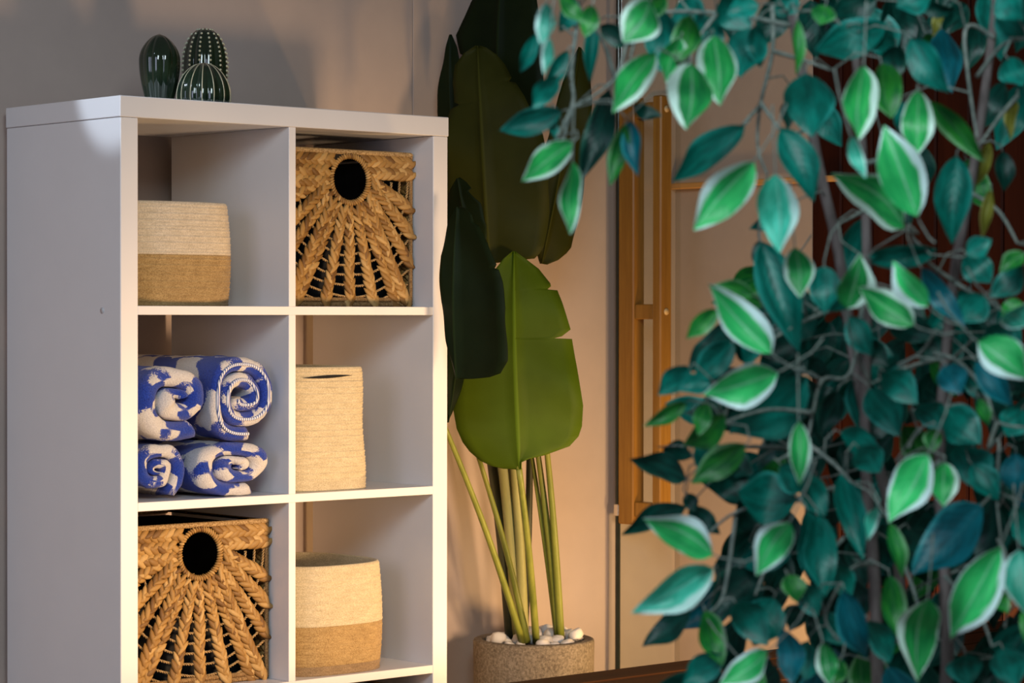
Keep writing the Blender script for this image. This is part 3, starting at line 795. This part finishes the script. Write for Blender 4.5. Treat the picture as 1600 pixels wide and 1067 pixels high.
LEAVES = {
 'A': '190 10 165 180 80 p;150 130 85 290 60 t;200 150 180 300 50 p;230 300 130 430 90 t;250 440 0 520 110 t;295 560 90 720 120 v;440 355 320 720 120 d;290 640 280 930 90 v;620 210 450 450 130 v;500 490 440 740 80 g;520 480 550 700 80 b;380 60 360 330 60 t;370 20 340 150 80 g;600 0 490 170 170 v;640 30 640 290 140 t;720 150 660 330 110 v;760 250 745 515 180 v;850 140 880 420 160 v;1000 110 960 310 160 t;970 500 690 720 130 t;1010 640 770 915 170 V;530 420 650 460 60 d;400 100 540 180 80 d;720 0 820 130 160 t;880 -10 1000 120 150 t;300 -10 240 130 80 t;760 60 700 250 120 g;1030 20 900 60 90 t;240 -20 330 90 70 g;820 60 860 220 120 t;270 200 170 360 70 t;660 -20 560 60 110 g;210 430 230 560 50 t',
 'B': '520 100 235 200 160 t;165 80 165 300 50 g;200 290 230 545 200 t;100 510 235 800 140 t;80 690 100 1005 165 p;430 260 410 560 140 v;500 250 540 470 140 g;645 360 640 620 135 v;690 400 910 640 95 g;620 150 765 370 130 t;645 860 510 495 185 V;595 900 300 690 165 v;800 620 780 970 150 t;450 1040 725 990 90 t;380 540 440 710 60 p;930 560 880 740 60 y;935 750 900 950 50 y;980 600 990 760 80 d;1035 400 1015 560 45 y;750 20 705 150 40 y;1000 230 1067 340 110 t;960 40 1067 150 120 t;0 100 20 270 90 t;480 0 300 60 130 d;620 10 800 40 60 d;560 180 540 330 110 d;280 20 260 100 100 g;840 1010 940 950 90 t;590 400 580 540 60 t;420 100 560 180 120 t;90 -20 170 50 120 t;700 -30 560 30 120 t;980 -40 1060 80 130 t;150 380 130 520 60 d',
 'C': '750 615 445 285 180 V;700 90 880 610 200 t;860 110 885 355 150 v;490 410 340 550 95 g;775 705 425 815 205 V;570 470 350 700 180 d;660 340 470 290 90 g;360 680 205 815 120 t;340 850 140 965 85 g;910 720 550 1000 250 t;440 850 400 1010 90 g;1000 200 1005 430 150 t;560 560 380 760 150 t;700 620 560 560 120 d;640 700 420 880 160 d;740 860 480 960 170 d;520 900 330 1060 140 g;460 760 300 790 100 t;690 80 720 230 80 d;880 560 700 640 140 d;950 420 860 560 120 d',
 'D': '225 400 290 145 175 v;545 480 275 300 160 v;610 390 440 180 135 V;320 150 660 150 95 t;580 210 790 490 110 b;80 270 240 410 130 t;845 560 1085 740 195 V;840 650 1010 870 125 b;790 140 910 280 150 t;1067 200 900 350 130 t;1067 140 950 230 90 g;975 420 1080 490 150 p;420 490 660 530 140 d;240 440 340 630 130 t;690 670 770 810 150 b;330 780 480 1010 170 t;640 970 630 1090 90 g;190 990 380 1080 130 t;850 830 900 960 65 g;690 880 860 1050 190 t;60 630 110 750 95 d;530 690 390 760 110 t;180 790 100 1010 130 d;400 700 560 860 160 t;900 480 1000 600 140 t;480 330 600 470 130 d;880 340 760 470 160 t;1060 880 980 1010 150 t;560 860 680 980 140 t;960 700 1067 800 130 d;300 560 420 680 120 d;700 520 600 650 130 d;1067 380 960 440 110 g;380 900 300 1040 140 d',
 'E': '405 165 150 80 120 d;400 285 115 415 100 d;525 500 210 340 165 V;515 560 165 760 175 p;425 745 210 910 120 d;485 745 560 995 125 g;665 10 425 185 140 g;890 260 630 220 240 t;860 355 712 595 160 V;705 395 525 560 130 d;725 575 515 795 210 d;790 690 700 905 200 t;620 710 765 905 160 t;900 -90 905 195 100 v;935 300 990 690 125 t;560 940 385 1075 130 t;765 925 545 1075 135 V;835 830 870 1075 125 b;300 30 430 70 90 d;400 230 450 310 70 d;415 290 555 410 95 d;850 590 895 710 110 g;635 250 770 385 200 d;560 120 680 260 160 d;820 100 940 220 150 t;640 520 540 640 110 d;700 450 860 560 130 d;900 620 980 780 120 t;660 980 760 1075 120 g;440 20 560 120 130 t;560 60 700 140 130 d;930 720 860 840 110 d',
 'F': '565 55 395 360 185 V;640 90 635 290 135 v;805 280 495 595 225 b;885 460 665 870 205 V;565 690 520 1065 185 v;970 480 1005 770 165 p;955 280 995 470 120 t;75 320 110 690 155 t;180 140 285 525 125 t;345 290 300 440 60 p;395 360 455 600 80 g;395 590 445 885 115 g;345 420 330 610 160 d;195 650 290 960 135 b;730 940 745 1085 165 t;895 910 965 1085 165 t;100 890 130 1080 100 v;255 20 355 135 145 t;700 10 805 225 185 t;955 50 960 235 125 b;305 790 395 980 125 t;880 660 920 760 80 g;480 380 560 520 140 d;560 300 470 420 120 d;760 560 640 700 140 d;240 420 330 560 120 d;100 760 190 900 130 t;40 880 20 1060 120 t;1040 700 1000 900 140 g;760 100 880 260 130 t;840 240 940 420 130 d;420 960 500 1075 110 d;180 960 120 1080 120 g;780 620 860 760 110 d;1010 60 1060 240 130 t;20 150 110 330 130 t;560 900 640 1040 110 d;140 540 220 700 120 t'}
for tl, txt in LEAVES.items():
    ox, oy, sc = TILES[tl]
    for it in txt.split(';'):
        a = it.split(); x0, y0, x1, y1, wd = [float(k) for k in a[:5]]
        fig_leaf((ox+x0*sc, oy+y0*sc), (ox+x1*sc, oy+y1*sc), wd*sc, a[5])
# inner and rear foliage that fills the crown
rz = random.Random(5); k = 0
while k < 88:
    x, y = rz.uniform(1060, 1640), rz.uniform(-30, 1090)
    dens = 0
    if y > 430 and x > 1130+max(0, (640-y))*.25: dens = .95
    elif y < 60 and x > 1000: dens = .7
    elif x > 1200: dens = .16
    if rz.random() > dens: continue
    a = rz.uniform(.9, 2.5)+(.9 if x < 1250 else 0); L = rz.uniform(75, 115)
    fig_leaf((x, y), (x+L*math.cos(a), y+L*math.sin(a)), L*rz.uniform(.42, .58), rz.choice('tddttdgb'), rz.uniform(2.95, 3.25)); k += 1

rear = MB()
for k in range(170):
    while True:
        x, y = rz.uniform(1090, 1660), rz.uniform(-40, 1100)
        dens = .95 if (y > 440 and x > 1150+max(0, (640-y))*.3) else (.5 if (y < 40 and x > 1050) else (.10 if x > 1330 else 0))
        if rz.random() < dens: break
    z = rz.uniform(3.05, 3.45); b = dep(x, y, z); a = rz.uniform(.9, 2.4); L = rz.uniform(.06, .085)
    ax = (RT*math.cos(a)-UP*math.sin(a)+FW*rz.uniform(-.5, .5)).normalized(); nr = (-FW+RT*rz.uniform(-.6, .6)+UP*rz.uniform(-.2, .9)); nr = (nr-ax*nr.dot(ax)).normalized(); lt = nr.cross(ax)
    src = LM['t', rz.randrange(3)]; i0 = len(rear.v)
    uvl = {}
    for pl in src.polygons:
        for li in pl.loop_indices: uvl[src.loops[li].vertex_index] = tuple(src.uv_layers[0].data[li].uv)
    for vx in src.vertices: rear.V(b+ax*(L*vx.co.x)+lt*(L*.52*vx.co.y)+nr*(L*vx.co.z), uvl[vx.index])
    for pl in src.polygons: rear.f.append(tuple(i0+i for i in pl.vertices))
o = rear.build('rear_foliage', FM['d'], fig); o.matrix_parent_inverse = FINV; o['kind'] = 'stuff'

# branches: pixel path, depth, radius in px at start and end
q = Mat('bark_grey', (.12, .10, .095), .85, .2); n = q.noise(80, q.coord((1, 1, .25)), 4); q.color(q.ramp(n, ((.3, (.055, .045, .042)), (.7, (.17, .145, .14))))); q.bump(n, .5, .003); M['bark'] = q.m
q = Mat('twig_grey', (.16, .19, .17), .8, .2); n = q.noise(120, q.coord(), 3); q.color(q.ramp(n, ((.3, (.08, .11, .10)), (.7, (.20, .23, .20))))); M['twig'] = q.m
skel = []
def branch(name, pts, z0, z1, r0, r1, mat, extra=None):
    P = [dep(x, y, z0+(z1-z0)*i/max(1, len(pts)-1)) for i, (x, y) in enumerate(pts)]
    if extra: P = extra+P
    # smooth the path
    Q = []
    for i in range(len(P)-1):
        a, b, c, d = P[max(0, i-1)], P[i], P[i+1], P[min(len(P)-1, i+2)]
        for j in range(6):
            t = j/6; Q.append(.5*((2*b)+(c-a)*t+(2*a-5*b+4*c-d)*t*t+(3*b-a-3*c+d)*t**3))
    Q.append(P[-1])
    n = len(Q)-1
    rr = [(r0+(r1-r0)*i/n)*((z0+z1)/2)/F for i in range(n+1)]
    q = MB(); q.tube(Q, rr, 8); o = q.build(name, mat, fig); o.matrix_parent_inverse = FINV
    skel.extend(Q[6 if extra else 0:])
base0 = Vector((fb.x, fb.y, .30))
branch('trunk', [(1372, 1067), (1366, 900), (1352, 700), (1355, 450), (1349, 256), (1330, 0), (1320, -90)], 2.96, 2.96, 13, 5, M['bark'], [base0+Vector((-.02, 0, -.05)), base0+Vector((-.03, 0, .18))])
branch('trunk', [(1478, 1067), (1476, 900), (1468, 700), (1490, 440), (1515, 300), (1538, 150), (1556, 0), (1560, -90)], 2.94, 2.98, 12, 6, M['bark'], [base0+Vector((.02, .01, -.05)), base0+Vector((.03, 0, .18))])
branch('trunk', [(1409, 1067), (1400, 850), (1342, 600), (1310, 394), (1286, 290), (1270, 210), (1235, 0), (1225, -90)], 3.0, 3.02, 10, 8, M['bark'], [base0+Vector((0, .02, -.05)), base0+Vector((0, .02, .2))])
BR = ['1216,60 1204,-40|1207,10 1207,80 1188,165 1184,230 1199,272', '1188,165 1160,195', '1207,80 1258,95 1300,110', '1188,160 1220,205', '1235,40 1120,20 1000,30 961,122 894,169', '961,122 940,60 905,10',
      '905,10 893,110 895,160 870,215', '894,169 875,235', '1120,20 1080,80 1070,140', '1000,30 985,90', '1554,60 1520,40 1507,60 1518,160 1527,215', '1590,150 1560,185 1532,225', '1527,120 1567,70 1610,60',
      '1352,440 1330,580 1286,593 1270,645 1258,690 1215,720', '1258,690 1303,725 1331,754', '1470,560 1415,575 1360,600', '1405,570 1440,550 1462,515', '1460,553 1499,566 1539,612 1558,658 1605,668',
      '1486,565 1520,530', '1425,642 1475,636 1510,636 1512,690', '1558,660 1545,700 1561,690 1557,768 1564,842', '1557,768 1530,790', '1470,720 1440,735 1400,720', '1366,880 1330,890 1290,960 1310,1000', '1290,960 1262,945',
      '1476,900 1530,960 1550,1010', '1270,645 1200,640 1130,660', '1310,480 1250,505 1190,540', '1349,330 1310,350', '1349,256 1400,240 1440,200', '1310,760 1240,780 1150,800 1090,850', '1150,800 1130,930 1100,960', '1240,700 1140,700 1090,730',
      '1240,780 1210,850 1180,930', '1360,800 1300,860 1270,900', '1490,440 1440,400 1420,350', '1490,440 1540,470 1600,500', '1400,850 1430,930 1440,985', '1515,300 1560,330 1590,380', '1265,200 1230,215', '1330,60 1290,20 1230,20', '1470,640 1430,680 1420,700', '1560,842 1580,900 1570,980']
for s in BR:
    s = s.split('|')[-1]
    pts = [tuple(float(c) for c in p.split(',')) for p in s.split()]
    z0 = 2.86+.08*rl.random(); branch('branch', pts, z0, z0-.06, 4.0, 1.8, M['twig'])
# leaf stalks back to the nearest branch
q = MB()
for (b, d, bp, z) in bases:
    near = min(skel, key=lambda s: (s-b).length_squared)
    if (near-b).length > .16:
        near = b+d*.05+Vector((0, 0, .02))
    mid = b.lerp(near, .45)+d*min(.015, (near-b).length*.3)
    q.tube([b-d*.002, b+d*.006, mid, near], [.0007, .0009, .0010, .0012], 5, False)
o = q.build('leaf_stalks', M['twig'], fig); o.matrix_parent_inverse = FINV; o['kind'] = 'stuff'
M['pot'] = mottled('grey_glazed_pot', (.16, .16, .165), (.22, .22, .22), 20, .5, .4, .05)
q = MB(); i = q.lathe([(.11, 0), (.12, .006), (.158, .26), (.165, .28), (.165, .30), (.15, .30), (.146, .27), (.14, .255)], 48, (fb.x, fb.y, 0)); q.cap(i[0], True); q.cap(i[-1])
o = q.build('pot', M['pot'], fig); o.matrix_parent_inverse = FINV
